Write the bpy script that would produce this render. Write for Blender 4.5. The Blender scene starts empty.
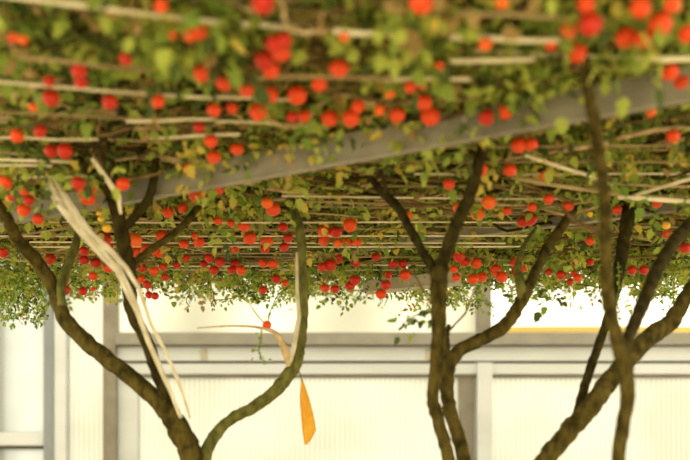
import bpy, math, random
import numpy as np
from mathutils import Vector, Matrix
R = random.Random(7)
NR = np.random.default_rng(11)
sc = bpy.context.scene
C = sc.collection

# ---------------------------------------------------------------- camera
F = 1150.0; CX = 345.0; HY = 500.0; CZ = 1.30       # focal length in pixels, horizon row, eye height
cam_d = bpy.data.cameras.new('camera'); cam = bpy.data.objects.new('camera', cam_d); C.objects.link(cam)
cam.location = (0, 0, CZ); cam.rotation_euler = (math.radians(90), 0, 0)
cam_d.sensor_width = 36; cam_d.lens = 36 * F / 690; cam_d.shift_y = (HY - 230) / 690
cam_d.clip_start = 0.05
cam_d.dof.use_dof = True; cam_d.dof.focus_distance = 4.9; cam_d.dof.aperture_fstop = 1.45
sc.camera = cam
# ---------------------------------------------------------------- world, sun, exposure
w = bpy.data.worlds.new('world'); sc.world = w; w.use_nodes = True
bg = w.node_tree.nodes['Background']
bg.inputs[0].default_value = (1.0, 0.89, 0.60, 1); bg.inputs[1].default_value = 1.2
sd = bpy.data.lights.new('sun', 'SUN'); sd.energy = 3.2; sd.angle = math.radians(8); sd.color = (1, .94, .78)
sun = bpy.data.objects.new('sun', sd); C.objects.link(sun); sun.location = (3, 14, 9)
sun.rotation_euler = Vector((-0.25, -0.75, -0.55)).to_track_quat('-Z', 'Y').to_euler()
sc.view_settings.view_transform = 'Standard'; sc.view_settings.look = 'None'
sc.view_settings.exposure = 1.38; sc.view_settings.gamma = 1; sc.view_settings.use_curve_mapping = False
sc.cycles.max_bounces = 8

def P(px, py, Y):
    return Vector(((px - CX) / F * Y, Y, CZ + (HY - py) / F * Y))
def depth(py, z):
    return F * (z - CZ) / (HY - py)

# ---------------------------------------------------------------- materials
def mat(name, col, rough=.7, spec=.3, trans=0.0, noise=0.0, scale=20., col2=None, bump=0., coord='Object', stretch=None, coat=0.):
    m = bpy.data.materials.new(name); m.use_nodes = True
    nt = m.node_tree; b = nt.nodes['Principled BSDF']; out = nt.nodes['Material Output']
    b.inputs['Roughness'].default_value = rough
    b.inputs['Specular IOR Level'].default_value = spec
    b.inputs['Base Color'].default_value = (*col, 1)
    b.inputs['Coat Weight'].default_value = coat
    csock = None
    if noise or bump:
        tc = nt.nodes.new('ShaderNodeTexCoord'); mp = nt.nodes.new('ShaderNodeMapping')
        nt.links.new(tc.outputs[coord], mp.inputs[0])
        if stretch: mp.inputs['Scale'].default_value = stretch
        nz = nt.nodes.new('ShaderNodeTexNoise'); nz.inputs['Scale'].default_value = scale; nz.inputs['Detail'].default_value = 5
        nt.links.new(mp.outputs[0], nz.inputs['Vector'])
        if noise:
            r = nt.nodes.new('ShaderNodeValToRGB'); c2 = col2 or tuple(c * (1 - noise) for c in col)
            r.color_ramp.elements[0].position = .35; r.color_ramp.elements[1].position = .65
            r.color_ramp.elements[0].color = (*c2, 1); r.color_ramp.elements[1].color = (*col, 1)
            nt.links.new(nz.outputs['Fac'], r.inputs[0]); nt.links.new(r.outputs[0], b.inputs['Base Color']); csock = r.outputs[0]
        if bump:
            bp = nt.nodes.new('ShaderNodeBump'); bp.inputs['Strength'].default_value = bump; bp.inputs['Distance'].default_value = .01
            nt.links.new(nz.outputs['Fac'], bp.inputs['Height']); nt.links.new(bp.outputs[0], b.inputs['Normal'])
    if trans:
        t = nt.nodes.new('ShaderNodeBsdfTranslucent'); t.inputs[0].default_value = (*col, 1)
        if csock: nt.links.new(csock, t.inputs[0])
        mx = nt.nodes.new('ShaderNodeMixShader'); mx.inputs[0].default_value = trans
        nt.links.new(b.outputs[0], mx.inputs[1]); nt.links.new(t.outputs[0], mx.inputs[2]); nt.links.new(mx.outputs[0], out.inputs[0])
    return m

def ribbed(name, col, freq, trans):
    """twin-wall plastic sheet: vertical ribs, mostly translucent"""
    m = bpy.data.materials.new(name); m.use_nodes = True; nt = m.node_tree
    b = nt.nodes['Principled BSDF']; out = nt.nodes['Material Output']
    b.inputs['Roughness'].default_value = .5
    tc = nt.nodes.new('ShaderNodeTexCoord'); wv = nt.nodes.new('ShaderNodeTexWave'); wv.bands_direction = 'X'
    wv.inputs['Scale'].default_value = freq; wv.inputs['Distortion'].default_value = 0
    nt.links.new(tc.outputs['Object'], wv.inputs[0])
    nz = nt.nodes.new('ShaderNodeTexNoise'); nz.inputs['Scale'].default_value = 1.6; nz.inputs['Detail'].default_value = 3
    nt.links.new(tc.outputs['Object'], nz.inputs['Vector'])
    r = nt.nodes.new('ShaderNodeValToRGB')
    r.color_ramp.elements[0].color = (col[0] * .78, col[1] * .78, col[2] * .77, 1); r.color_ramp.elements[1].color = (*col, 1)
    nt.links.new(wv.outputs['Fac'], r.inputs[0])
    r2 = nt.nodes.new('ShaderNodeValToRGB'); r2.color_ramp.elements[0].position = .35; r2.color_ramp.elements[1].position = .6
    r2.color_ramp.elements[0].color = (.90, .90, .88, 1); r2.color_ramp.elements[1].color = (1, 1, 1, 1)
    nt.links.new(nz.outputs['Fac'], r2.inputs[0])
    mu = nt.nodes.new('ShaderNodeMix'); mu.data_type = 'RGBA'; mu.blend_type = 'MULTIPLY'; mu.inputs[0].default_value = 1
    nt.links.new(r.outputs[0], mu.inputs[6]); nt.links.new(r2.outputs[0], mu.inputs[7])
    t = nt.nodes.new('ShaderNodeBsdfTranslucent')
    nt.links.new(mu.outputs[2], b.inputs['Base Color']); nt.links.new(mu.outputs[2], t.inputs[0])
    mx = nt.nodes.new('ShaderNodeMixShader'); mx.inputs[0].default_value = trans
    nt.links.new(b.outputs[0], mx.inputs[1]); nt.links.new(t.outputs[0], mx.inputs[2]); nt.links.new(mx.outputs[0], out.inputs[0])
    return m

M = {
 'bark': mat('bark', (.088, .066, .015), .9, .06, noise=1, col2=(.024, .019, .004), scale=34, bump=.8, stretch=(1, 1, .6)),
 'bark_light': mat('bark_light', (.155, .145, .04), .9, .06, noise=1, col2=(.055, .06, .014), scale=34, bump=.8, stretch=(1, 1, .6)),
 'bark_dark': mat('bark_dark', (.048, .037, .009), .9, .06, noise=1, col2=(.014, .011, .003), scale=34, bump=.8, stretch=(1, 1, .6)),
 'twig': mat('twig', (.20, .13, .05), .85, .1, noise=1, col2=(.10, .07, .025), scale=30),
 'dry': mat('dry_twig', (.55, .42, .24), .85, .1, noise=1, col2=(.33, .23, .12), scale=40),
 'cane': mat('cane', (.82, .74, .54), .6, .3, noise=1, col2=(.55, .46, .28), scale=14, stretch=(.3, 1, 1)),
 'cane_brown': mat('cane_brown', (.38, .28, .14), .7, .2, noise=1, col2=(.2, .15, .06), scale=14, stretch=(.3, 1, 1)),
 'steel': mat('grey_steel', (.29, .265, .20), .6, .4, noise=1, col2=(.18, .16, .115), scale=9),
 'steel_edge': mat('steel_edge', (.40, .36, .26), .6, .4),
 'steel_pale': mat('pale_steel', (.40, .36, .27), .6, .4, noise=1, col2=(.33, .29, .21), scale=9),
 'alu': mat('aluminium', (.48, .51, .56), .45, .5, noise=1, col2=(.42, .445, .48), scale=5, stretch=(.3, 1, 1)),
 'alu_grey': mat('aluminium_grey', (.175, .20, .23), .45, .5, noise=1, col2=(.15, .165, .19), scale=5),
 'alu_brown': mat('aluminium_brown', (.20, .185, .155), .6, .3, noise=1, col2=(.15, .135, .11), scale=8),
 'rail': mat('rail_grey', (.23, .22, .20), .6, .3, noise=1, col2=(.19, .18, .16), scale=8),
 'seal': mat('yellow_seal', (.72, .58, .22), .6, .3, trans=.5),
 'gasket': mat('gasket', (.08, .075, .055), .7, .2),
 'panel': ribbed('twinwall_panel', (.66, .67, .655), 9, .75),
 'panel_plain': ribbed('milky_panel', (.97, .97, .97), 0.2, .85),
 'panel_cream': ribbed('cream_panel', (.66, .665, .63), 0.3, .8),
 'panel_blue': ribbed('pale_blue_panel', (.56, .585, .60), 0.5, .8),
 'soil': mat('gravel', (.50, .43, .29), .95, .1, noise=1, col2=(.34, .28, .18), scale=40, bump=.6),
 'kerb': mat('concrete_kerb', (.40, .37, .30), .9, .1, noise=.3, scale=20),
 'plastic': mat('clear_plastic', (.95, .90, .76), .3, .5, trans=.45, noise=1, col2=(.75, .68, .50), scale=30, bump=.4),
 'leaf_yellow': mat('dead_leaf', (.90, .62, .10), .6, .2, trans=.6, noise=1, col2=(.85, .48, .06), scale=25),
 'calyx': mat('calyx', (.10, .17, .02), .7, .2),
 'red': mat('tomato_red', (.50, .020, .003), .40, .3, noise=1, col2=(.40, .012, .002), scale=12, coord='Generated'),
 'scarlet': mat('tomato_scarlet', (.70, .065, .004), .40, .3, noise=1, col2=(.58, .036, .003), scale=12),
 'orange': mat('tomato_orange', (.82, .15, .010), .40, .3, noise=1, col2=(.70, .085, .008), scale=12),
 'yellow': mat('tomato_yellow', (.85, .55, .04), .38, .35, noise=1, col2=(.8, .42, .03), scale=12),
}
LEAFM = [mat('leaf_bright', (.44, .50, .09), .6, .25, trans=.5), mat('leaf_mid', (.25, .33, .05), .6, .25, trans=.45),
         mat('leaf_dark', (.07, .10, .018), .6, .25, trans=.35), mat('leaf_gold', (.66, .52, .09), .6, .25, trans=.5),
         mat('leaf_brown', (.36, .24, .09), .8, .1, trans=.3), mat('leaf_fresh', (.20, .32, .05), .6, .25, trans=.4)]

# ---------------------------------------------------------------- helpers
class MB:
    def __init__(s): s.v = []; s.f = []; s.m = []
    def add(s, vs, fs, mi=0):
        o = len(s.v); s.v += [tuple(v) for v in vs]; s.f += [tuple(i + o for i in f) for f in fs]; s.m += [mi] * len(fs)
    def box(s, a, b, mi=0):
        x0, y0, z0 = a; x1, y1, z1 = b
        s.add([(x0,y0,z0),(x1,y0,z0),(x1,y1,z0),(x0,y1,z0),(x0,y0,z1),(x1,y0,z1),(x1,y1,z1),(x0,y1,z1)],
              [(0,3,2,1),(4,5,6,7),(0,1,5,4),(1,2,6,5),(2,3,7,6),(3,0,4,7)], mi)
    def bar(s, p, q, wd, z0, z1, mi=0):
        """straight horizontal bar from p to q (xy), width wd, heights z0..z1"""
        d = Vector((q[0]-p[0], q[1]-p[1])).normalized(); n = Vector((-d.y, d.x)) * wd / 2
        c = [(p[0]-n.x, p[1]-n.y), (q[0]-n.x, q[1]-n.y), (q[0]+n.x, q[1]+n.y), (p[0]+n.x, p[1]+n.y)]
        s.add([(x, y, z0) for x, y in c] + [(x, y, z1) for x, y in c], [(0,3,2,1),(4,5,6,7),(0,1,5,4),(1,2,6,5),(2,3,7,6),(3,0,4,7)], mi)
    def tube(s, pts, rad, seg=10, mi=0, knob=0., sub=6, wob=0., rnd=None):
        rnd = rnd or R
        pts = [Vector(p) for p in pts]
        if not hasattr(rad, '__len__'): rad = [rad] * len(pts)
        pp, rr = [], []
        n = len(pts)
        for i in range(n - 1):
            p0 = pts[max(i-1, 0)]; p1 = pts[i]; p2 = pts[i+1]; p3 = pts[min(i+2, n-1)]
            for k in range(sub):
                t = k / sub
                pp.append(.5 * ((2*p1) + (p2-p0)*t + (2*p0-5*p1+4*p2-p3)*t*t + (3*p1-p0-3*p2+p3)*t**3))
                rr.append(rad[i] * (1-t) + rad[i+1] * t)
        pp.append(pts[-1]); rr.append(rad[-1])
        if wob: pp = [p + Vector((rnd.uniform(-1,1), rnd.uniform(-1,1), rnd.uniform(-1,1))) * wob * r if 0 < j < len(pp)-1 else p for j, (p, r) in enumerate(zip(pp, rr))]
        L = 0; vs = []; nx = None; nk = rnd.uniform(.02, .12)
        ph = rnd.uniform(0, 6)
        for i, p in enumerate(pp):
            if i: L += (p - pp[i-1]).length
            t = (pp[min(i+1, len(pp)-1)] - pp[max(i-1, 0)]).normalized()
            if nx is None: nx = t.orthogonal().normalized()
            nx = (nx - t * nx.dot(t)).normalized(); ny = t.cross(nx)
            g = 1.0
            if knob:
                g = 1 + knob * (.5 * math.sin(L * 31 + ph) ** 8 * 1.4 + .25 * math.sin(L * 13 + ph * 2)) + rnd.uniform(-.3, .3) * knob * .35
            for k in range(seg):
                a = 2 * math.pi * k / seg
                gg = g * (1 + knob * .22 * math.sin(3 * a + L * 9 + ph))
                vs.append(p + (nx * math.cos(a) + ny * math.sin(a)) * rr[i] * gg)
        fs = []
        for i in range(len(pp) - 1):
            for k in range(seg):
                a = i*seg + k; b = i*seg + (k+1) % seg
                fs.append((a, b, b+seg, a+seg))
        fs.append(tuple(range(seg))[::-1]); fs.append(tuple(range((len(pp)-1)*seg, len(pp)*seg)))
        s.add(vs, fs, mi)
    def build(s, name, mats, parent=None, smooth=False, loc=None):
        me = bpy.data.meshes.new(name)
        vs = s.v
        if loc is not None: vs = [(v[0]-loc[0], v[1]-loc[1], v[2]-loc[2]) for v in vs]
        me.from_pydata(vs, [], s.f)
        for m in (mats if isinstance(mats, (list, tuple)) else [mats]): me.materials.append(m)
        if len(me.materials) > 1: me.polygons.foreach_set('material_index', s.m)
        if smooth: me.polygons.foreach_set('use_smooth', [True] * len(me.polygons))
        me.update()
        o = bpy.data.objects.new(name, me); C.objects.link(o)
        if loc is not None and parent is None: o.location = loc
        if parent: o.parent = parent
        return o
def tag(o, label=None, cat=None, group=None, kind=None):
    if label: o['label'] = label
    if cat: o['category'] = cat
    if group: o['group'] = group
    if kind: o['kind'] = kind
    return o
def empty(name, loc):
    o = bpy.data.objects.new(name, None); C.objects.link(o); o.location = loc; o.empty_display_size = .1; return o
def struct(o, label=None): o['kind'] = 'structure'; return tag(o, label)

# ================================================================ SETTING
b = MB(); b.box((-7, -3, -.1), (7, 12, 0)); struct(b.build('floor', M['soil']))
WY = 8.0
def wx(px): return (px - CX) / F * WY
def wz(py): return CZ + (HY - py) / F * WY
ZT = 4.3
b = MB(); b.box((wx(-400), WY-.06, 0), (wx(1100), WY+.2, .55)); struct(b.build('wall_back', M['kerb']))
tn = [0]
def trim(x0, x1, z0, z1, y0, y1, m, label):
    tn[0] += 1
    b = MB(); b.box((x0, y0, z0), (x1, y1, z1)); o = struct(b.build('trim_%d' % tn[0], m), label)
    bv = o.modifiers.new('bevel', 'BEVEL'); bv.width = .004; bv.segments = 2
    return o
# upright posts
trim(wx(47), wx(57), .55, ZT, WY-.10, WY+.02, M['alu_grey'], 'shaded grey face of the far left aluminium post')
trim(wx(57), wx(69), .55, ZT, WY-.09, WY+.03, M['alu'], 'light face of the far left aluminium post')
trim(wx(106), wx(119), .55, ZT, WY-.11, WY+.03, M['alu_brown'], 'brown-grey upright post between the narrow panel and the wide windows')
trim(wx(119), wx(139), .55, wz(378), WY-.06, WY+.02, M['alu'], 'pale side frame of the wide lower window')
trim(wx(458), wx(474), .55, wz(378), WY-.03, WY+.02, M['alu_brown'], 'brown-grey frame edge behind the middle post')
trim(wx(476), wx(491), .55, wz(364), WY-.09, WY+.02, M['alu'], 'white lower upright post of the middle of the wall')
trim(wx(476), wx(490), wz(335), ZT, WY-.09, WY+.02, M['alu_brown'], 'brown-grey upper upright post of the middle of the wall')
# rails
trim(wx(119), wx(1100), wz(347), wz(335), WY-.13, WY+.02, M['rail'], 'dull grey sill rail under the upper windows')
trim(wx(119), wx(1100), wz(362), wz(348), WY-.07, WY+.02, M['alu'], 'white upper band of the horizontal rail')
trim(wx(119), wx(1100), wz(364.5), wz(362), WY-.045, WY+.02, M['gasket'], 'dark gap between the two white rail bands')
trim(wx(119), wx(1100), wz(375), wz(364.5), WY-.06, WY+.02, M['alu'], 'white lower band of the horizontal rail')
trim(wx(119), wx(1100), wz(378), wz(375), WY-.04, WY+.02, M['alu_brown'], 'thin brown line under the white rail')
trim(wx(-400), wx(47), wz(446), wz(433), WY-.07, WY+.02, M['alu'], 'low white rail of the far left window')
trim(wx(-400), wx(47), wz(449), wz(446), WY-.05, WY+.02, M['gasket'], 'dark line under the far left rail')
trim(wx(492), wx(1100), wz(334), wz(327), WY-.03, WY+.005, M['seal'], 'yellow seal along the foot of the upper right window')
trim(wx(0), wx(9), .55, ZT, WY+.10, WY+.14, M['alu_grey'], 'faint grey post seen through the far left panel')
wn = [0]
def window(x0, x1, z0, z1, m, label):
    wn[0] += 1
    b = MB(); b.box((x0, WY, z0), (x1, WY+.012, z1)); return struct(b.build('window_%d' % wn[0], m), label)
window(wx(-400), wx(47), wz(433), ZT, M['panel_blue'], 'bright milky panel left of the far left post')
window(wx(-400), wx(47), .55, wz(449), M['panel_blue'], 'milky panel under the far left rail')
window(wx(69), wx(106), .55, ZT, M['panel'], 'narrow ribbed panel between the two left posts')
window(wx(119), wx(476), wz(335), ZT, M['panel_cream'], 'long upper window left of the middle post')
window(wx(490), wx(1100), wz(334), ZT, M['panel_plain'], 'glaring white upper window right of the middle post')
window(wx(139), wx(476), .55, wz(378), M['panel'], 'wide ribbed lower panel left of the middle post')
window(wx(491), wx(1100), .55, wz(378), M['panel'], 'wide ribbed lower panel right of the middle post')
# small rivets / clips on rails are their own trims
for px in (205, 428):
    trim(wx(px)-.02, wx(px)+.02, wz(361), wz(350), WY-.082, WY-.066, M['steel_pale'], None)

# ================================================================ STEEL BEAMS under the trellis
def beam(name_label, p, q, z0, h, wd, m, flange=True):
    d = Vector((q[0]-p[0], q[1]-p[1], 0)); c = (Vector((p[0], p[1], 0)) + Vector((q[0], q[1], 0))) / 2; c.z = z0
    root = empty('support_beam', c); tag(root, name_label, 'beam', 'steel beams under the trellis')
    pl = (p[0]-c.x, p[1]-c.y); ql = (q[0]-c.x, q[1]-c.y)
    b = MB(); b.bar(pl, ql, wd, .004, h); web = b.build('web', m, root)
    b = MB(); b.bar(pl, ql, wd + .012, -.002, .004); tag(b.build('flange', m, root), None)
    dn = d.normalized(); nn = Vector((dn.y, -dn.x, 0))
    if nn.y > 0: nn = -nn
    L = d.length; k = int(L / .9)
    for i in range(k):
        t = (i + .5) / k; x = pl[0] + (ql[0]-pl[0]) * t + nn.x * (wd/2); y = pl[1] + (ql[1]-pl[1]) * t + nn.y * (wd/2)
        for dz in (h * .3, h * .7):
            b = MB(); b.tube([(x, y, dz), (x + nn.x*.006, y + nn.y*.006, dz)], .008, 8, sub=1); b.build('bolt', M['steel_edge'], web)
    return root
def ext(p, q, a, c):
    d = Vector(q) - Vector(p); return tuple(Vector(p) - d * a), tuple(Vector(q) + d * c)
p, q = ext((.862, 2.875), (-.537, 3.745), .45, .75)
beam('long grey steel beam running diagonally under the canopy, nearest the viewer', p, q, 2.30, .082, .016, M['steel'])
p, q = ext((1.257, 4.22), (.085, 4.90), .35, .95)
beam('grey steel beam half hidden in leaves behind the nearest beam', p, q, 2.365, .045, .02, M['steel'])
p, q = (.094, 5.28), (.50, 5.055)
beam('pale grey beam end hanging low at the far edge of the canopy', p, q, 2.25, .052, .06, M['steel_pale'])

# ================================================================ TREES
def tnode(a): return P(a[0], a[1], a[2])
def limb(nodes, name, m, root, knob=.10, label=None, seg=12, sub=7):
    """nodes: (px, py, Y, width in px)"""
    b = MB(); loc = root.location
    pts = [tnode(n) - loc for n in nodes]; rad = [n[3] / 2 / F * n[2] for n in nodes]
    b.tube(pts, rad, seg, knob=knob, sub=sub, wob=.10)
    o = b.build(name, m, root, smooth=True)
    if label: o['label'] = label
    return o
def ground_node(px, Y, wd): return (px, HY + F * CZ / Y, Y, wd)

# left tree
A = empty('tomato_tree', P(*ground_node(208, 3.95, 30)[:3])); tag(A, 'left tomato tree forking into a wide V of three bare brown limbs', 'tree', 'tomato trees')
limb([ground_node(208, 3.95, 36), (205, 760, 3.95, 30), (203, 600, 3.95, 27), (200, 510, 3.95, 26), (192, 458, 3.95, 23), (180, 430, 3.95, 22), (163, 405, 3.95, 20)], 'trunk', M['bark'], A)
limb([(170, 415, 3.95, 18), (148, 392, 3.97, 17), (112, 363, 4.02, 17), (90, 345, 4.06, 16), (65, 320, 4.1, 15), (55, 293, 4.14, 14), (40, 265, 4.12, 14), (18, 240, 4.04, 12), (4, 213, 3.95, 11), (-14, 188, 3.9, 10)], 'branch', M['bark'], A, label='long limb leaning out to the left edge')
limb([(62, 306, 4.1, 9), (62, 280, 4.12, 9), (74, 250, 4.2, 8), (79, 228, 4.28, 7), (84, 205, 4.35, 6)], 'branch', M['bark_light'], A, label='short grey-green side shoot of the left limb')
limb([(174, 418, 3.95, 13), (160, 380, 3.93, 13), (146, 340, 3.9, 13), (131, 308, 3.88, 14), (129, 275, 3.85, 15), (124, 245, 3.8, 15), (118, 215, 3.78, 14), (110, 192, 3.75, 13), (97, 178, 3.7, 12), (84, 166, 3.66, 9), (70, 150, 3.6, 8)], 'branch', M['bark_dark'], A, label='upright dark limb of the left tree')
limb([(112, 195, 3.75, 12), (112, 175, 3.7, 12), (108, 158, 3.63, 11), (100, 130, 3.55, 9)], 'branch', M['bark_dark'], A)
limb([(122, 231, 3.79, 9), (134, 218, 3.78, 9), (148, 200, 3.77, 9), (154, 178, 3.74, 8), (157, 155, 3.7, 7), (168, 152, 3.66, 5), (186, 153, 3.62, 4)], 'branch', M['bark_dark'], A, label='curved side branch turning up beside the upright limb')
limb([(131, 266, 3.84, 8), (150, 250, 3.9, 8), (172, 235, 3.98, 7), (188, 220, 4.05, 7), (203, 200, 4.12, 7), (216, 182, 4.18, 6)], 'branch', M['bark'], A, label='thin side branch rising to the right')
limb([(200, 500, 3.95, 18), (203, 462, 3.97, 13), (214, 437, 4.0, 12), (230, 420, 4.03, 11), (252, 408, 4.06, 12), (270, 396, 4.09, 12), (283, 382, 4.11, 13), (294, 366, 4.12, 13), (300, 345, 4.13, 11), (303, 318, 4.14, 10), (303, 285, 4.15, 11), (302, 262, 4.16, 9), (301, 238, 4.17, 10), (296, 215, 4.2, 9), (288, 196, 4.25, 8), (270, 190, 4.35, 3)], 'branch', M['bark_light'], A, label='pale green limb bending up in the middle of the photo')
limb([(292, 372, 4.12, 8), (287, 355, 4.10, 9), (280, 340, 4.08, 6), (272, 331, 4.06, 4), (255, 327, 4.05, 2.5), (230, 326, 4.03, 1.6), (197, 328, 4.0, 1.2)], 'branch', M['dry'], A, label='dried pale twig arching to the left')
limb([(272, 331, 4.06, 2.5), (258, 316, 4.06, 1.5), (247, 300, 4.07, 1)], 'twig', M['dry'], A)

# centre tree
B = empty('tomato_tree', P(*ground_node(462, 3.75, 30)[:3])); tag(B, 'central tomato tree of two stems rising close together', 'tree', 'tomato trees')
limb([ground_node(462, 3.75, 36), (462, 760, 3.75, 30), (462, 620, 3.75, 26), (460, 540, 3.75, 22), (453, 480, 3.74, 14), (445, 445, 3.73, 13), (436, 412, 3.72, 13), (433, 398, 3.72, 12), (437, 360, 3.71, 13), (439, 320, 3.7, 15), (438, 290, 3.7, 17), (440, 268, 3.7, 17)], 'trunk', M['bark'], B)
limb([(439, 285, 3.7, 13), (431, 265, 3.72, 10), (420, 247, 3.75, 9), (408, 226, 3.78, 9), (398, 207, 3.8, 9), (386, 196, 3.83, 9), (374, 182, 3.86, 7), (370, 170, 3.88, 5), (362, 155, 3.8, 4)], 'branch', M['bark_dark'], B, label='left arm of the central tree')
limb([(386, 197, 3.83, 5), (384, 182, 3.8, 4.5), (379, 168, 3.76, 4)], 'branch', M['bark_dark'], B)
limb([(439, 280, 3.7, 14), (444, 258, 3.69, 13), (451, 238, 3.66, 13), (459, 218, 3.62, 13), (470, 195, 3.56, 13), (477, 170, 3.47, 12), (482, 150, 3.45, 10), (484, 135, 3.48, 8)], 'branch', M['bark_dark'], B, label='right arm of the central tree')
limb([(460, 545, 3.75, 20), (466, 490, 3.78, 14), (462, 450, 3.8, 14), (451, 415, 3.82, 14), (447, 390, 3.84, 14), (448, 368, 3.85, 14), (458, 352, 3.87, 13), (480, 340, 3.9, 13), (502, 328, 3.94, 14), (515, 312, 3.98, 13), (524, 295, 4.0, 12), (534, 275, 4.03, 10), (545, 252, 4.07, 10), (558, 232, 4.12, 10), (570, 215, 4.16, 9), (581, 196, 4.2, 8), (592, 172, 4.1, 7)], 'branch', M['bark'], B, label='second stem sweeping out to the right')
limb([(521, 300, 3.99, 9), (520, 283, 4.0, 10), (518, 266, 4.05, 7), (524, 246, 4.12, 5), (536, 228, 4.2, 3)], 'branch', M['bark_light'], B, label='paler dead side shoot of the sweeping stem')
limb([(447, 380, 3.84, 10), (447, 355, 3.86, 8), (446, 338, 3.88, 7), (449, 325, 3.9, 4)], 'branch', M['bark'], B)
limb([(450, 330, 3.9, 2.4), (456, 323, 3.9, 2), (466, 312, 3.9, 1.8), (471, 298, 3.9, 1.6), (478, 288, 3.92, 1.4)], 'twig', M['twig'], B)
limb([(434, 306, 3.7, 3), (427, 298, 3.7, 2.2), (420, 285, 3.72, 2), (413, 272, 3.75, 1.6)], 'twig', M['twig'], B)
# right trees
D = empty('tomato_tree', P(*ground_node(575, 3.45, 30)[:3])); tag(D, 'slim front tomato stem at right forking upward like a Y', 'tree', 'tomato trees')
limb([ground_node(600, 3.3, 30), (606, 800, 3.3, 22), (610, 620, 3.3, 18), (612, 520, 3.3, 16), (617, 468, 3.3, 14), (622, 430, 3.3, 14), (628, 396, 3.3, 14), (625, 372, 3.3, 17), (622, 352, 3.3, 17)], 'trunk', M['bark'], D)
limb([(623, 362, 3.3, 15), (616, 335, 3.29, 13), (608, 300, 3.27, 13), (606, 265, 3.2, 12), (605, 232, 3.12, 12), (605, 200, 3.04, 12), (601, 165, 2.95, 12), (596, 130, 2.86, 12), (590, 100, 2.78, 12), (584, 65, 2.74, 11), (580, 30, 2.74, 9)], 'branch', M['bark'], D, label='upright arm crossing the grey beam')
limb([(622, 362, 3.3, 13), (628, 340, 3.35, 12), (640, 310, 3.45, 14), (650, 287, 3.55, 14), (661, 263, 3.65, 14), (675, 240, 3.75, 13), (692, 222, 3.85, 13), (715, 195, 3.95, 11), (730, 170, 3.9, 9)], 'branch', M['bark_dark'], D, label='arm leaning right toward the photo edge')
E = empty('tomato_tree', P(*ground_node(520, 3.9, 30)[:3])); tag(E, 'thick tomato trunk slanting from bottom centre up to the right edge', 'tree', 'tomato trees')
limb([ground_node(500, 3.85, 40), (505, 700, 3.85, 32), (517, 560, 3.85, 26), (530, 490, 3.83, 23), (547, 458, 3.8, 19), (570, 430, 3.8, 19), (592, 404, 3.82, 19), (612, 378, 3.85, 19), (632, 355, 3.9, 18), (655, 333, 3.95, 18), (671, 322, 3.98, 17), (684, 300, 4.0, 15), (704, 270, 4.1, 14), (730, 235, 4.2, 12), (745, 205, 4.3, 10)], 'trunk', M['bark'], E)
limb([(574, 428, 3.82, 9), (582, 395, 3.88, 9), (592, 364, 3.93, 9), (602, 335, 3.98, 9), (612, 305, 4.02, 10), (619, 270, 4.07, 12), (624, 240, 4.12, 13), (628, 215, 4.15, 14), (632, 195, 4.2, 12), (636, 170, 4.1, 9)], 'branch', M['bark_dark'], E, label='dark upright shoot seen behind the front stem')
limb([(606, 240, 3.14, 5), (594, 230, 3.3, 5), (580, 224, 3.4, 5), (567, 213, 3.5, 4), (556, 202, 3.6, 3)], 'twig', M['twig'], D)

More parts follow.
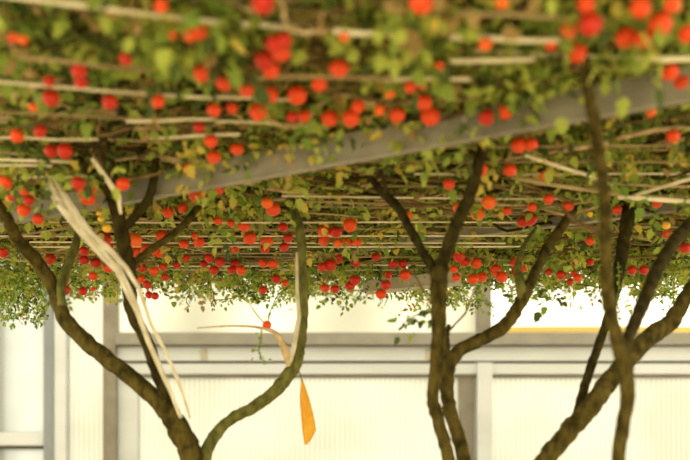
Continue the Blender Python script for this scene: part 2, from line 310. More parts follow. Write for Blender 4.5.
# ================================================================ TRELLIS CANES
def cane(x0, y0, x1, y1, wpx, z, label, group=None, m='cane', name='trellis_cane'):
    z -= .02; Y0 = depth(y0, z); Y1 = depth(y1, z)
    a = P(x0, y0, Y0); c = P(x1, y1, Y1); mid = (a + c) / 2
    L = (c - a).length; n = max(3, int(L / .3))
    pts = [a.lerp(c, i / n) - mid for i in range(n + 1)]
    r = wpx / 2 / F * mid.y
    for i, pt in enumerate(pts[1:-1]): pt += Vector((0, R.uniform(-.6, .6) * r, R.uniform(-.6, .6) * r))
    b = MB(); b.tube(pts, r, 7, knob=.12, sub=4)
    o = b.build(name, M[m], smooth=True); o.location = mid
    return tag(o, label, 'cane', group)
G = 'canes of the trellis'
canes = [
 (-10,-6,225,23,4.5,2.38,'thick blurred cane across the top left corner'),
 (18,57,152,70,4,2.36,'pale cane under the dark leaves at upper left'),
 (-20,80,212,98,3,2.365,'long pale cane just below the upper left one'),
 (-20,111,178,121,3,2.365,'pale cane crossing above the paired low left tomatoes'),
 (-20,138,98,139,2.6,2.37,'short pale cane at the left edge under a tomato'),
 (126,121,214,119,3,2.36,'bright short cane right of the upper left canes'),
 (150,138,240,134,3,2.37,'pale cane above the left end of the grey beam'),
 (-20,158,78,162,3,2.36,'upper of two close canes behind the plastic strip top'),
 (-20,165,52,166,3,2.355,'lower of two close canes behind the plastic strip top'),
 (20,177,95,176,2.4,2.36,'thin cane just above the left red trio'),
 (236,24,300,28,5,2.40,'short blurred cane beside the topmost red cluster'),
 (333,31,412,36,5.5,2.37,'bright blurred cane at top centre'),
 (250,77,395,79,5.5,2.36,'brightest white cane across the upper centre'),
 (385,80,470,79,4.5,2.37,'cane continuing right of the brightest white one'),
 (215,97,300,100,3,2.38,'thin cane behind the row of upper centre tomatoes'),
 (215,121,320,126,2.6,2.38,'thin cane below the row of upper centre tomatoes'),
 (455,14,605,18,5.5,2.37,'uppermost thick cane at top right'),
 (450,37,560,40,5.5,2.37,'second thick cane at top right'),
 (450,61,535,59,4.5,2.38,'third thick cane at top right'),
 (636,58,720,60,5.5,2.36,'short bright cane at the right edge above the beam'),
 (525,155,612,184,4,2.38,'pale cane slanting down behind the front right stem'),
 (512,177,640,198,4.5,2.35,'thick pale cane slanting down right of the pink tomatoes'),
 (618,197,720,201,5,2.34,'thick pale cane crossing the dark shoot at right'),
 (632,196,720,170,4,2.35,'pale cane rising toward the right edge'),
 (545,207,606,200,2.6,2.36,'slim cane joining the front right stem'),
 (298,202,388,203,2.2,2.37,'slim pale cane right of the pale green limb'),
 (308,213,375,217,2,2.37,'slimmer cane just under the slim pale one'),
 (470,50,700,62,3,2.42,None),
 (-10,240,92,223,1.8,2.32,'thin brown cane rising behind the left limb'),
]
for c_ in canes:
    cane(*c_[:6], c_[6] or 'pale cane mostly buried in the leaves above the beam', G, 'cane' if R.random() < .8 else 'cane_brown')
TEN = ['topmost', 'second from top', 'third from top', 'fourth from top', 'fifth from top', 'sixth from top', 'seventh from top', 'eighth from top', 'ninth from top', 'lowest']
# the far canes lie nearly level, one behind the other
for i, yy in enumerate((222, 229, 236, 242, 247, 252, 257, 262, 266, 270)):
    xa = R.uniform(-40, 120); xb = xa + R.uniform(330, 560); s_ = R.uniform(-1.5, 1.5)
    cane(xa, yy, xb, yy + s_, 1.7, 2.365, '%s of the ten thin level canes among the distant tomatoes' % TEN[i], 'far thin canes of the trellis', R.choice(['cane', 'cane_brown', 'cane_brown']))
for i, yy in enumerate((148, 161, 174, 186, 196, 206, 216, 226)):
    xa = R.uniform(280, 420); xb = xa + R.uniform(280, 420)
    cane(xa, yy, xb, yy + R.uniform(-4, 4), 2.2, 2.39, '%s of the eight dull canes buried in leaves right of centre' % (TEN[i] if i < 7 else 'lowest'), 'half buried canes right of centre', R.choice(['cane', 'cane_brown', 'cane_brown']))
# tangled vine stems: nobody could count them
b = MB()
for i in range(900):
    Y = 2.3 + 3.4 * R.random() ** .8; X = R.uniform(-.34, .34) * Y; z = 2.375 + .22 * R.random() ** 1.6
    a = R.gauss(0, .45); L = R.uniform(.2, .7) * (.5 if Y < 3.4 else 1); a *= (.5 if Y < 3.4 else 1)
    d = Vector((math.cos(a), math.sin(a), R.uniform(-.1, .1)))
    p0 = Vector((X, Y, z)); s_ = Vector((R.uniform(-.04, .04), R.uniform(-.04, .04), R.uniform(-.03, .03)))
    b.tube([p0, p0 + d*L*.33 + s_, p0 + d*L*.66 - s_, p0 + d*L], [R.uniform(.003, .008)] * 4, 5, mi=R.choice([0, 0, 1, 2]), sub=3)
tag(b.build('tangled_vine_stems', [M['twig'], M['dry'], M['bark_dark']], smooth=True), 'tangle of thin brown vine stems lying over the trellis canes', 'vine stems', kind='stuff')

# ================================================================ FOLIAGE
# one leaflet: pointed, toothed, folded along the midrib (x across, y along)
LV = np.array([(0,0,0),(-.26,.14,.05),(-.36,.34,.07),(-.24,.46,.04),(-.27,.66,.05),(-.10,.80,.02),(0,1,-.05),
               (.10,.80,.02),(.27,.66,.05),(.24,.46,.04),(.36,.34,.07),(.26,.14,.05),(0,.4,-.02),(0,.72,-.02)], float)
LF = [(0,12,2,1),(12,13,4,3,2),(13,6,5,4),(0,11,10,12),(12,10,9,8,13),(13,8,7,6)]
def rotm(rx, ry, rz):
    cx, sx, cy, sy, cz, sz = np.cos(rx), np.sin(rx), np.cos(ry), np.sin(ry), np.cos(rz), np.sin(rz)
    A_ = np.array([[1,0,0],[0,cx,-sx],[0,sx,cx]]); B_ = np.array([[cy,0,sy],[0,1,0],[-sy,0,cy]]); C_ = np.array([[cz,-sz,0],[sz,cz,0],[0,0,1]])
    return C_ @ B_ @ A_
def leaf_sprig(n=5, size=.045, rnd=NR):
    """compound leaf: n leaflets on a stalk along +y, length about 3 leaflets"""
    out = []
    for i in range(n):
        if i == n - 1: off, ang, s = (0, size*1.9, 0), 0, 1.15
        else:
            k = i // 2; sd_ = -1 if i % 2 else 1
            off, ang, s = (0, size * (.45 + .75*k), 0), -sd_ * rnd.uniform(.9, 1.3), .7 + .15*k
        Rm = rotm(rnd.uniform(-.5, .3), rnd.uniform(-.5, .5), ang)
        out.append((LV * size * s) @ Rm.T + np.array(off))
    return out
class Leaves:
    def __init__(s): s.v = []; s.f = []; s.m = []; s.n = 0
    def sprig(s, p, rot, size, n, mi):
        for lv in leaf_sprig(n, size):
            s.v.append(lv @ rot.T + p)
            for f in LF: s.f.append(tuple(i + s.n for i in f)); s.m.append(mi)
            s.n += len(LV)
    def build(s, name, parent=None):
        me = bpy.data.meshes.new(name); me.from_pydata(np.concatenate(s.v).tolist(), [], s.f)
        for m in LEAFM: me.materials.append(m)
        me.polygons.foreach_set('material_index', s.m); me.update()
        o = bpy.data.objects.new(name, me); C.objects.link(o)
        if parent: o.parent = parent
        return o
def pick(p): return int(NR.choice(6, p=p))
PALN = [.34, .24, .14, .12, .08, .08]
def canopy(n, y0, y1, z0, z1, size, pal, low=0.):
    L = Leaves()
    for i in range(n):
        Y = y0 + (y1 - y0) * NR.random(); X = NR.uniform(-.36, .36) * Y + NR.uniform(-.2, .2)
        # clumps: skip by a smooth pattern so that gaps and masses form
        g = math.sin(X*5.1 + 1.3) * math.sin(Y*4.3 + X*2) + .6 * math.sin(X*11 - Y*7)
        if NR.random() > .62 + .38 * g: continue
        u = NR.random(); Z = z0 + (z1 - z0) * u ** 1.1
        if low and NR.random() < low: Z -= NR.uniform(0, .07)
        rot = rotm(NR.normal(-.35, .55), NR.normal(0, .6), NR.uniform(0, 6.28))
        L.sprig(np.array([X, Y, Z]), rot, size * NR.uniform(.7, 1.3), int(NR.choice([3, 5, 5])), pick(pal))
    return L
tag(canopy(4600, 2.2, 3.5, 2.40, 2.62, .036, [.28, .25, .17, .07, .16, .07], .10).build('tomato_foliage'), 'blurred green leaves of the near part of the tomato canopy', 'leaves', kind='stuff')
tag(canopy(9500, 3.5, 4.8, 2.385, 2.62, .034, PALN, .12).build('tomato_foliage'), 'green and golden leaves of the middle of the tomato canopy', 'leaves', kind='stuff')
far = canopy(11000, 4.8, 6.0, 2.345, 2.66, .029, [.36, .26, .12, .10, .06, .10], .2)
# ragged hanging fringe at the far edge
for (px0, px1, ya, yb, n) in ((-30, 45, 275, 318, 240), (0, 130, 268, 292, 170), (130, 190, 262, 276, 70), (190, 300, 262, 290, 130), (230, 300, 270, 296, 70),
                              (300, 380, 258, 286, 180), (380, 440, 255, 276, 120), (405, 480, 262, 305, 170), (470, 560, 255, 284, 190), (560, 620, 255, 280, 130),
                              (610, 700, 258, 276, 160), (650, 710, 262, 296, 110)):
    for i in range(int(n * 1.5)):
        px = NR.uniform(px0, px1); py = ya + (yb - ya) * NR.random() ** 1.3; Y = NR.uniform(5.1, 5.6)
        p = P(px, py, Y); rot = rotm(NR.normal(-.7, .6), NR.normal(0, .6), NR.uniform(0, 6.28))
        far.sprig(np.array(p), rot, .020 * NR.uniform(.7, 1.3), 5, pick([.32, .26, .20, .04, .03, .15]))
tag(far.build('tomato_foliage'), 'leaves at the far edge of the canopy hanging in front of the windows', 'leaves', kind='stuff')
# upper mat: older leaves above, keeps the daylight out of the gaps
L = Leaves()
for i in range(9000):
    Y = NR.uniform(2.2, 6.3); X = NR.uniform(-.42, .42) * Y
    rot = rotm(NR.normal(0, .45), NR.normal(0, .45), NR.uniform(0, 6.28))
    L.sprig(np.array([X, Y, NR.uniform(2.62, 2.86)]), rot, .075 * NR.uniform(.7, 1.3), 5, pick([.12, .22, .36, .04, .22, .04]))
tag(L.build('upper_foliage'), 'dense older leaves lying on top of the trellis', 'leaves', kind='stuff')
# special patches
L = Leaves()
def patch(px0, px1, py0, py1, z0, z1, n, size, pal):
    for i in range(n):
        py = NR.uniform(py0, py1); z = NR.uniform(z0, z1); Y = depth(py, z)
        rot = rotm(NR.normal(-.6, .5), NR.normal(0, .6), NR.uniform(0, 6.28))
        L.sprig(np.array(P(NR.uniform(px0, px1), py, Y)), rot, size * NR.uniform(.7, 1.3), 3, pick(pal))
patch(178, 212, 142, 184, 2.34, 2.40, 16, .034, [.25, 0, 0, .75, 0, 0])
patch(-10, 130, 160, 228, 2.30, 2.335, 90, .030, PALN)
patch(240, 480, 118, 165, 2.31, 2.37, 60, .026, PALN)
patch(205, 250, 165, 190, 2.34, 2.38, 16, .034, [.7, .2, 0, .1, 0, 0])
patch(205, 240, -10, 60, 2.36, 2.42, 26, .042, [0, .3, .6, 0, 0, .1])
patch(435, 466, -20, 30, 2.36, 2.40, 22, .042, [0, 0, .1, .1, .8, 0])
patch(395, 420, 90, 130, 2.36, 2.40, 14, .034, [.7, .2, 0, .1, 0, 0])
patch(480, 560, 60, 112, 2.35, 2.40, 60, .036, [.4, .4, .15, .05, 0, 0])
patch(590, 690, -10, 66, 2.36, 2.41, 60, .040, [.4, .4, .1, .1, 0, 0])
patch(140, 210, 0, 60, 2.36, 2.41, 40, .040, [.5, .3, .1, .1, 0, 0])
patch(370, 440, 0, 60, 2.36, 2.41, 50, .040, [.5, .35, .1, .05, 0, 0])
tag(L.build('tomato_foliage'), 'low hanging leaf clumps under the near canopy and beside the beam', 'leaves', kind='stuff')
# hanging sprigs one can count
def sprig_thing(pts, Y, label, size=.022, dens=5, mi=(1, 5, 2)):
    p0 = P(*pts[0], Y); root = empty('hanging_vine_tip', p0); tag(root, label, 'vine tip', 'vine tips hanging below the canopy')
    q = [P(a, c, Y + .02 * math.sin(i * 2)) - p0 for i, (a, c) in enumerate(pts)]
    b = MB(); b.tube(q, [.0022] * len(q), 5, sub=4); b.build('stem', M['calyx'], root, smooth=True)
    L = Leaves()
    for i in range(len(q) - 1):
        for k in range(dens):
            t = q[i].lerp(q[i+1], (k + .5) / dens)
            rot = rotm(NR.normal(-1.2, .5), NR.normal(0, .5), NR.uniform(0, 6.28))
            L.sprig(np.array(t), rot, size * NR.uniform(.6, 1.2), 3, int(NR.choice(mi)))
    L.build('leaf_cluster', root)
sprig_thing([(186, 282), (190, 292), (186, 300), (189, 306)], 5.2, 'small vine tip hanging left of the arching dried twig', .016, 3)
sprig_thing([(209, 280), (212, 290), (214, 298), (211, 306)], 5.2, 'slim vine tip hanging beside another over the upper window', .016, 3)
sprig_thing([(250, 262), (246, 282), (240, 295), (228, 299), (216, 300)], 4.75, 'leafy vine tip drooping level left of the low tomato', .016, 4)
sprig_thing([(262, 327), (261, 338), (259, 350), (262, 360)], 4.05, 'leafy tip hanging below the lone low tomato', .018, 3)
sprig_thing([(300, 278), (284, 290), (276, 298), (268, 318)], 4.3, 'vine tip running down to the lone low tomato', .018, 4)
sprig_thing([(338, 290), (346, 296), (347, 306)], 5.1, 'small vine tip below the tomatoes right of the pale limb', .02, 4)
sprig_thing([(436, 306), (426, 310), (414, 316), (407, 322)], 3.75, 'leafy vine tip left of the central trunk', .026, 5)
sprig_thing([(466, 306), (474, 300), (482, 300), (496, 305)], 4.2, 'vine tip crossing in front of the middle post', .018, 4)
sprig_thing([(528, 286), (541, 288), (548, 292), (551, 300)], 4.2, 'dark vine tip with one big leaf beside the sweeping stem', .036, 2, (2, 5))
sprig_thing([(618, 262), (619, 285), (617, 300), (620, 312)], 4.0, 'small vine tip dangling from the dark upright shoot', .014, 3)
sprig_thing([(672, 276), (666, 288), (674, 298), (670, 306)], 4.3, 'vine tip at the right edge above the slanting trunk', .02, 3)
sprig_thing([(20, 280), (14, 296), (8, 308), (12, 318)], 4.8, 'bushy vine tip at the left edge over the panel', .022, 7)
sprig_thing([(46, 256), (44, 278), (40, 292), (47, 302), (42, 314)], 4.8, 'bushy vine tip between the left edge and left limb', .02, 6)

# ================================================================ PLASTIC STRIPS, DEAD LEAF
def strip(nodes, twist, name, m, label, cat, parent=None):
    """crumpled ribbon: nodes (px, py, Y, width px)"""
    base = P(*nodes[0][:3]); b = MB(); vs = []; th = .0012
    # densify
    dn = []
    for i in range(len(nodes) - 1):
        for k in range(5):
            t = k / 5; dn.append(tuple(nodes[i][j] * (1-t) + nodes[i+1][j] * t for j in range(4)))
    dn.append(nodes[-1])
    NC = 6
    for i, n in enumerate(dn):
        p = P(*n[:3]) - base; q = P(*dn[min(i+1, len(dn)-1)][:3]) - P(*dn[max(i-1, 0)][:3])
        t = q.normalized(); s_ = t.cross(Vector((0, 1, 0))).normalized(); up = s_.cross(t)
        wd = n[3] / 2 / F * n[2]
        for j in range(NC):
            u = j / (NC - 1) * 2 - 1
            vs.append(p + s_ * u * wd + up * (wd * .45 * math.sin(u * 5 + i * .55 + twist) + wd * .3 * math.cos(i * .8)))
    fs = []
    for i in range(len(dn) - 1):
        for j in range(NC - 1): a = i*NC + j; fs.append((a, a+1, a+NC+1, a+NC))
    b.add(vs, fs)
    o = b.build(name, m, parent, smooth=True)
    if parent is None: o.location = base; tag(o, label, cat)
    sm = o.modifiers.new('solid', 'SOLIDIFY'); sm.thickness = th
    return o
strip([(46, 179, 3.68, 6), (52, 190, 3.68, 10), (62, 204, 3.68, 12), (76, 222, 3.69, 12), (90, 240, 3.70, 10), (104, 255, 3.72, 9), (118, 270, 3.72, 8), (128, 290, 3.72, 8), (138, 312, 3.74, 6), (148, 340, 3.76, 5), (160, 368, 3.8, 4.5), (172, 395, 3.83, 4), (181, 418, 3.85, 3)], .3, 'plastic_strip', M['plastic'], 'crumpled whitish plastic strip draped across the left tree', 'plastic strip')
strip([(52, 176, 3.66, 3), (62, 192, 3.66, 5), (76, 212, 3.67, 5), (90, 232, 3.68, 5), (112, 252, 3.69, 5), (126, 268, 3.69, 5), (140, 290, 3.70, 4), (151, 325, 3.74, 3), (166, 352, 3.78, 3.5), (178, 380, 3.8, 3.5), (186, 404, 3.83, 3), (190, 418, 3.85, 2)], 1.7, 'plastic_strip', M['plastic'], 'thinner pale plastic strip crossing the wider crumpled one', 'plastic strip')
strip([(92, 158, 3.56, 4), (100, 170, 3.58, 5), (109, 182, 3.6, 5), (118, 196, 3.62, 5), (121, 214, 3.64, 3)], .9, 'plastic_strip', M['cane'], 'short stiff pale strap against the top of the upright limb', 'strap')
strip([(297, 252, 4.09, 2), (297, 290, 4.08, 3), (299, 318, 4.07, 4), (294, 345, 4.06, 5), (291, 362, 4.06, 3)], .3, 'plastic_strip', M['plastic'], 'pale thin strip stuck along the pale green limb', 'plastic strip')
root = empty('dead_leaf', P(301, 376, 4.08)); tag(root, 'single orange-yellow dead leaf hanging from the pale green limb', 'leaf')
b = MB(); b0 = root.location
b.tube([P(297, 368, 4.08)-b0, P(300, 374, 4.08)-b0, P(302, 382, 4.08)-b0], [.003, .002, .002], 6); b.build('stalk', M['twig'], root, smooth=True)
prof = [(302, 378, .4), (303, 386, 2.2), (304, 396, 4.2), (306, 408, 5.6), (308, 420, 6.6), (309, 430, 6.8), (308, 438, 4.4), (306, 445, 1.2)]
b = MB(); vs = []
for i, (px, py, hw) in enumerate(prof):
    c_ = P(px, py, 4.08) - b0; s_ = hw / F * 4.08
    for j in range(5):
        u = j / 2 - 1; vs.append(c_ + Vector((u * s_, abs(u) * s_ * .5 + .002 * math.sin(i*2+j), .003 * math.sin(i*1.7 + j))))
fs = [(i*5+j, i*5+j+1, i*5+j+6, i*5+j+5) for i in range(len(prof)-1) for j in range(4)]
b.add(vs, fs); o = b.build('leaf_blade', M['leaf_yellow'], root, smooth=True)
sm = o.modifiers.new('solid', 'SOLIDIFY'); sm.thickness = .0015

# ================================================================ TOMATOES
def tomato_mesh(name, m, seg=20, rings=14, lob=.02, tall=.93):
    vs = [(0, 0, -tall)]; fs = []
    for i in range(1, rings):
        th = math.pi * i / rings; r = math.sin(th); z = -math.cos(th) * tall
        if th > 2.5: z -= (th - 2.5) ** 2 * .55           # dimple where the stalk sits
        for k in range(seg):
            a = 2 * math.pi * k / seg; rr = r * (1 + lob * math.cos(5 * a) * max(0, math.sin(th*.5)))
            vs.append((rr * math.cos(a), rr * math.sin(a), z))
    vs.append((0, 0, tall - .24)); T = len(vs) - 1
    for k in range(seg): fs.append((0, 1 + (k+1) % seg, 1 + k))
    for i in range(rings - 2):
        for k in range(seg):
            a = 1 + i*seg + k; b_ = 1 + i*seg + (k+1) % seg; fs.append((a, b_, b_+seg, a+seg))
    o = 1 + (rings-2)*seg
    for k in range(seg): fs.append((o + k, o + (k+1) % seg, T))
    me = bpy.data.meshes.new(name); me.from_pydata(vs, [], fs); me.materials.append(m)
    me.polygons.foreach_set('use_smooth', [True] * len(me.polygons)); me.update(); return me
def calyx_mesh():
    b = MB()
    for k in range(5):
        a = k * 1.2566; d = Vector((math.cos(a), math.sin(a), 0)); n = Vector((-d.y, d.x, 0)); z = .74
        b.add([d*.05 + Vector((0,0,z)), d*.35 + n*.13 + Vector((0,0,z+.10)), d*.68 + Vector((0,0,z+.06)), d*.98 + Vector((0,0,z+.16)), d*.35 - n*.13 + Vector((0,0,z+.10)), d*.36 + Vector((0,0,z+.17))],
              [(0,1,5),(1,2,5),(2,4,5),(4,0,5),(1,3,2),(2,3,4)])
    return b
def stalk_mb():
    b = MB(); b.tube([(0,0,.66), (.03,0,1.1), (.12,.03,1.7), (.2,.05,2.6)], [.09, .07, .07, .09], 6, sub=3); return b
TM = {k: tomato_mesh('tomato_' + k, M[k2]) for k, k2 in (('r', 'red'), ('s', 'scarlet'), ('o', 'orange'), ('y', 'yellow'))}
cx_ob = calyx_mesh().build('calyx', M['calyx']); st_ob = stalk_mb().build('stalk', M['calyx'], smooth=True)
CMESH, SMESH = cx_ob.data, st_ob.data
bpy.data.objects.remove(cx_ob); bpy.data.objects.remove(st_ob)
COLN = {'r': 'red', 's': 'bright red', 'o': 'orange', 'y': 'yellow'}
NUM = {2: 'two', 3: 'three', 4: 'four', 5: 'five', 6: 'six', 7: 'seven', 8: 'eight', 9: 'nine', 10: 'ten'}
ORD = ['', 'second', 'third', 'fourth', 'fifth', 'sixth']
# clusters: place phrase, [(px, py, radius px, colour)]
CL = [
 ('at the left edge near the top', [(13,38,5,'s'),(23,40,5,'o')]),
 ('at the very top left of centre', [(161,6,7,'s')]),
 ('right of the top left cane', [(173,35,4,'s'),(190,36,7,'s'),(199,32,8,'s')]),
 ('just above the uppermost left canes', [(126,59,7,'r')]),
 ('stacked between two upper left canes', [(79,71,8,'r'),(81,82,7,'r')]),
 ('left of the stacked upper left pair', [(49,81,6,'r'),(51,98,9,'r')]),
 ('small and blurred, under the third left cane', [(33,107,5,'o')]),
 ('under the long upper left cane', [(110,102,8,'r')]),
 ('alone between the upper left canes', [(158,101,7,'s')]),
 ('above the left row end', [(202,73,9,'s'),(224,82,9,'s')]),
 ('below the upper left row end', [(214,110,7,'s'),(199,127,6,'r')]),
 ('above the golden leaves', [(211,141,7,'s')]),
 ('at the lower left canes', [(17,136,7,'s'),(40,131,7,'r')]),
 ('side by side above the plastic strip', [(51,151,7,'r'),(65,151,8,'r')]),
 ('at the top edge left of centre', [(263,3,12,'r')]),
 ('at the top edge right of centre', [(421,3,12,'s')]),
 ('packed above the brightest white cane', [(274,44,9,'r'),(281,52,10,'s'),(264,60,10,'r'),(271,70,9,'s'),(284,40,8,'r')]),
 ('large and alone above the white cane', [(339,68,10,'s')]),
 ('small and dim at top centre', [(344,37,5,'o')]),
 ('half hidden above the white cane', [(395,64,7,'s'),(439,66,5,'s')]),
 ('hanging just below the white cane', [(319,84,8,'s')]),
 ('in the row under the white cane', [(246,89,8,'s'),(269,95,9,'s'),(297,95,10,'s')]),
 ('below the row under the white cane', [(232,108,6,'s'),(258,112,9,'s')]),
 ('above the middle of the beam', [(292,117,6,'r'),(304,116,7,'s')]),
 ('over the beam at centre', [(330,118,9,'s'),(351,118,9,'s'),(358,106,7,'s')]),
 ('tiny under the centre cane end', [(389,93,6,'o')]),
 ('just above the beam right of centre', [(380,110,6,'o'),(397,115,8,'s')]),
 ('dim among leaves right of the white cane', [(410,87,6,'s'),(422,84,6,'s'),(443,91,6,'s')]),
 ('over the beam left of the front leaves', [(424,102,8,'s'),(430,116,10,'s')]),
 ('alone on the beam right of centre', [(451,133,8,'s')]),
 ('hanging in front of the beam', [(395,144,10,'r'),(382,150,9,'r')]),
 ('left of the golden leaves and the beam', [(237,149,7,'s')]),
 ('at the top edge above the thick canes', [(502,3,6,'o')]),
 ('among the thick top right canes', [(485,44,7,'o'),(551,45,6,'s')]),
 ('in the big top right bunch', [(569,30,8,'s'),(586,4,9,'s'),(590,24,12,'r'),(576,52,11,'s')]),
 ('in the large blurred corner bunch', [(640,8,11,'s'),(626,37,11,'s'),(642,39,10,'s'),(660,24,12,'s'),(672,5,8,'s'),(687,34,9,'s')]),
 ('at the right edge above the beam', [(670,72,9,'s'),(683,84,10,'s')]),
 ('on the beam under the leafy clump', [(487,117,9,'r'),(505,112,8,'s'),(517,123,7,'s'),(534,115,6,'s')]),
 ('small at the beam, right of centre', [(473,133,6,'r')]),
 ('touching below the beam right of centre', [(519,145,8,'s'),(531,144,7,'s')]),
 ('small and blurred beside the front stem', [(576,117,5,'o')]),
 ('under the beam at the right edge', [(673,136,7,'s')]),
 ('dim on the beam at right', [(651,112,5,'o')]),
 ('near the left edge beside the limb', [(5,183,7,'s'),(12,197,5,'r'),(24,191,5,'s'),(29,200,6,'r'),(24,210,7,'s'),(38,219,6,'s')]),
 ('at the left edge behind the limb', [(3,252,6,'r')]),
 ('right of the plastic strip top', [(78,183,7,'r'),(82,191,5,'s'),(92,190,4,'s'),(88,198,8,'s')]),
 ('beside the top of the upright limb', [(123,184,7,'s')]),
 ('in the unripe cluster left of the upright limb', [(106,211,3.4,'y'),(101,219,3.4,'y'),(107,228,4.6,'y'),(99,213,2.6,'y')]),
 ('among the golden leaves', [(214,157,7,'s'),(189,169,6,'o'),(197,194,9,'s'),(218,189,6,'s')]),
 ('crowded right of the upright limb', [(135,240,7.5,'o'),(139,252,7,'s'),(147,249,6,'s'),(162,236,6,'s'),(158,251,7,'s')]),
 ('above the thin rising side branch', [(168,212,6,'s'),(183,208,5.5,'s')]),
 ('right of the thin rising side branch', [(184,244,5,'s'),(195,236,4,'s'),(199,242,6,'s')]),
 ('behind the plastic strip', [(104,238,8,'r'),(84,251,5,'r'),(84,260,5,'r'),(96,263,5.5,'r'),(108,268,5,'s'),(109,245,5,'r')]),
 ('in front of the short side shoot', [(50,259,6,'r')]),
 ('stacked at the left limb over the window', [(64,281,5,'r'),(65,290,5.5,'r')]),
 ('lowest left of the upright limb', [(83,291,4.5,'r'),(93,276,4.5,'s'),(93,289,2.6,'s')]),
 ('under the thin side branch', [(142,268,5,'r'),(154,271,5,'s'),(163,267,4.5,'s'),(165,277,4,'r')]),
 ('lowest beside the upright limb', [(141,279,4.5,'s'),(147,285,4.5,'r'),(149,295,4,'r'),(155,296,4,'r')]),
 ('small and far, left of the grey gap', [(186,258,4,'r'),(177,265,4,'r')]),
 ('hanging above the two slim vine tips', [(209,258,5,'r'),(220,262,5,'r'),(214,270,5,'r'),(204,264,4,'r')]),
 ('above the level drooping vine tip', [(235,264,5.5,'r'),(232,270,4.5,'r'),(241,270,5,'s')]),
 ('left of the pale green limb, higher up', [(235,249,4.5,'s'),(218,221,4.5,'s'),(231,223,4,'s'),(244,226,6.5,'s'),(250,238,7,'s')]),
 ('near the top left of the pale limb', [(273,209,7.5,'s'),(267,203,6,'o')]),
 ('close beside the pale green limb', [(267,241,6.5,'s'),(265,249,5,'r'),(283,227,5,'r'),(288,238,5,'r'),(284,247,5,'r')]),
 ('touching left of the pale limb', [(263,263,5,'s'),(273,264,5,'s')]),
 ('lowest left of the pale green limb', [(276,279,4.8,'r'),(285,283,3.6,'s'),(263,290,4.2,'r')]),
 ('right of the pale green limb', [(324,231,6.5,'s'),(324,240,6,'s'),(336,232,6.5,'r'),(350,225,7,'s')]),
 ('in the small row right of the pale limb', [(338,243,4.6,'o'),(348,242,4.8,'s'),(357,242,4.8,'s')]),
 ('in the slanting trio right of the limb', [(337,258,6.5,'r'),(330,265,6.5,'r'),(322,267,4.5,'r')]),
 ('at the end of a far drooping stem', [(356,263,4.8,'r'),(355,280,5.5,'r'),(350,286,5,'r')]),
 ('low over the window at centre', [(325,288,4.8,'s'),(335,289,4.8,'r')]),
 ('near the pale beam end', [(376,257,4.5,'r'),(393,264,5,'r'),(405,275,6,'s'),(403,264,4.5,'r'),(388,275,4.5,'r'),(386,285,5.2,'r'),(381,294,5.6,'s')]),
 ('left of the central fork', [(415,236,4.2,'s'),(408,216,5,'o')]),
 ('small above the central fork', [(449,184,6,'s')]),
 ('on the right arm of the central tree', [(460,208,7.5,'o'),(478,213,7.5,'o'),(489,202,7.5,'o')]),
 ('tiny above the left arm', [(412,167,4,'o')]),
 ('close right of the central fork', [(454,269,4,'s'),(456,277,4.4,'s'),(459,256,6.5,'r'),(465,262,5,'r')]),
 ('beside the right arm top', [(480,169,8,'s'),(510,170,7,'s')]),
 ('alone above the slanting pale cane', [(546,175,6,'o')]),
 ('left of the sweeping stem top', [(507,211,4.5,'s'),(532,207,5,'s'),(530,219,7.5,'r'),(523,222,6,'r'),(549,199,5.5,'s'),(568,206,6,'s')]),
 ('behind the front stem at right', [(617,210,5,'s')]),
 ('above the unripe one at right', [(657,203,5.5,'s')]),
 ('round and unripe near the right edge', [(666,225,4.6,'y')]),
 ('near the right leaning arm', [(667,234,5,'s'),(685,248,6,'r')]),
 ('tiny and unripe left of the front stem', [(590,214,3,'y')]),
 ('alone between sweeping and front stems', [(590,241,4.6,'s')]),
 ('right of the central tree, over the post', [(476,263,6,'s'),(464,262,4.5,'r'),(473,279,5.6,'s'),(482,277,5.4,'s')]),
 ('left of the dead pale shoot', [(496,270,6,'s'),(502,277,6,'s'),(517,262,7,'s'),(517,272,5.8,'r'),(524,268,4.4,'s')]),
 ('lowest right of the sweeping stem', [(561,275,5,'r'),(570,282,3.6,'r'),(578,278,4.4,'s'),(574,274,3.8,'s')]),
 ('tiny above the lowest right group', [(576,263,4,'r'),(590,262,4,'r'),(549,272,3.6,'r')]),
 ('beside the dark upright shoot', [(632,270,5,'r'),(644,270,5,'r')]),
 ('hanging low on the dried twig', [(267,325,4.6,'s')]),
]
def tomato(px, py, r, c, label, group):
    z = 2.335 + R.uniform(-.012, .012)
    if px < 130 and 178 < py < 232: z = 2.275
    Y = depth(py, z)
    Y = min(Y, 4.98 - R.uniform(0, .12))
    if (px, py) == (267, 325): Y = 4.06
    Rr = r / F * Y
    p = P(px, py, Y)
    o = bpy.data.objects.new('tomato', TM[c]); C.objects.link(o)
    o.location = p; o.scale = (Rr, Rr, Rr * R.uniform(.93, 1.04)); o.rotation_euler = (R.uniform(-.3, .3), R.uniform(-.3, .3), R.uniform(0, 6))
    tag(o, label, 'tomato', group)
    par = o
    for nm, me in (('calyx', CMESH), ('stalk', SMESH)):
        k = bpy.data.objects.new(nm, me); C.objects.link(k); k.parent = par; par = k
cnt = 0
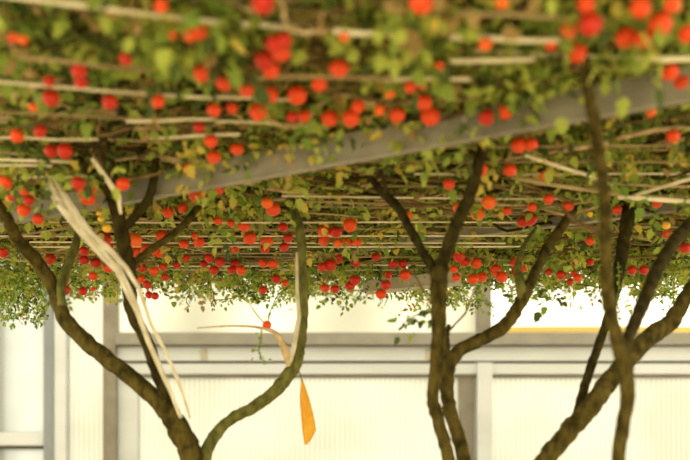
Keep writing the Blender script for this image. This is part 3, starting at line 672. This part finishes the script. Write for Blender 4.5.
for phrase, ts in CL:
    n = len(ts); order = sorted(range(n), key=lambda i: (ts[i][0], ts[i][1]))
    for rank, i in enumerate(order):
        t = ts[i]; col = COLN[t[3]]
        if n == 1: lb = 'single %s tomato %s' % (col, phrase)
        elif n == 2: lb = '%s %s tomato of the pair %s' % ('left' if rank == 0 else 'right', col, phrase)
        else:
            pos = 'leftmost' if rank == 0 else 'rightmost' if rank == n-1 else 'middle' if n == 3 else ORD[rank] + ' from left'
            lb = '%s of the %s tomatoes %s' % (pos, NUM[n], phrase)
        tomato(*t, lb, 'tomatoes ' + phrase if n > 1 else None); cnt += 1
print('tomatoes', cnt)
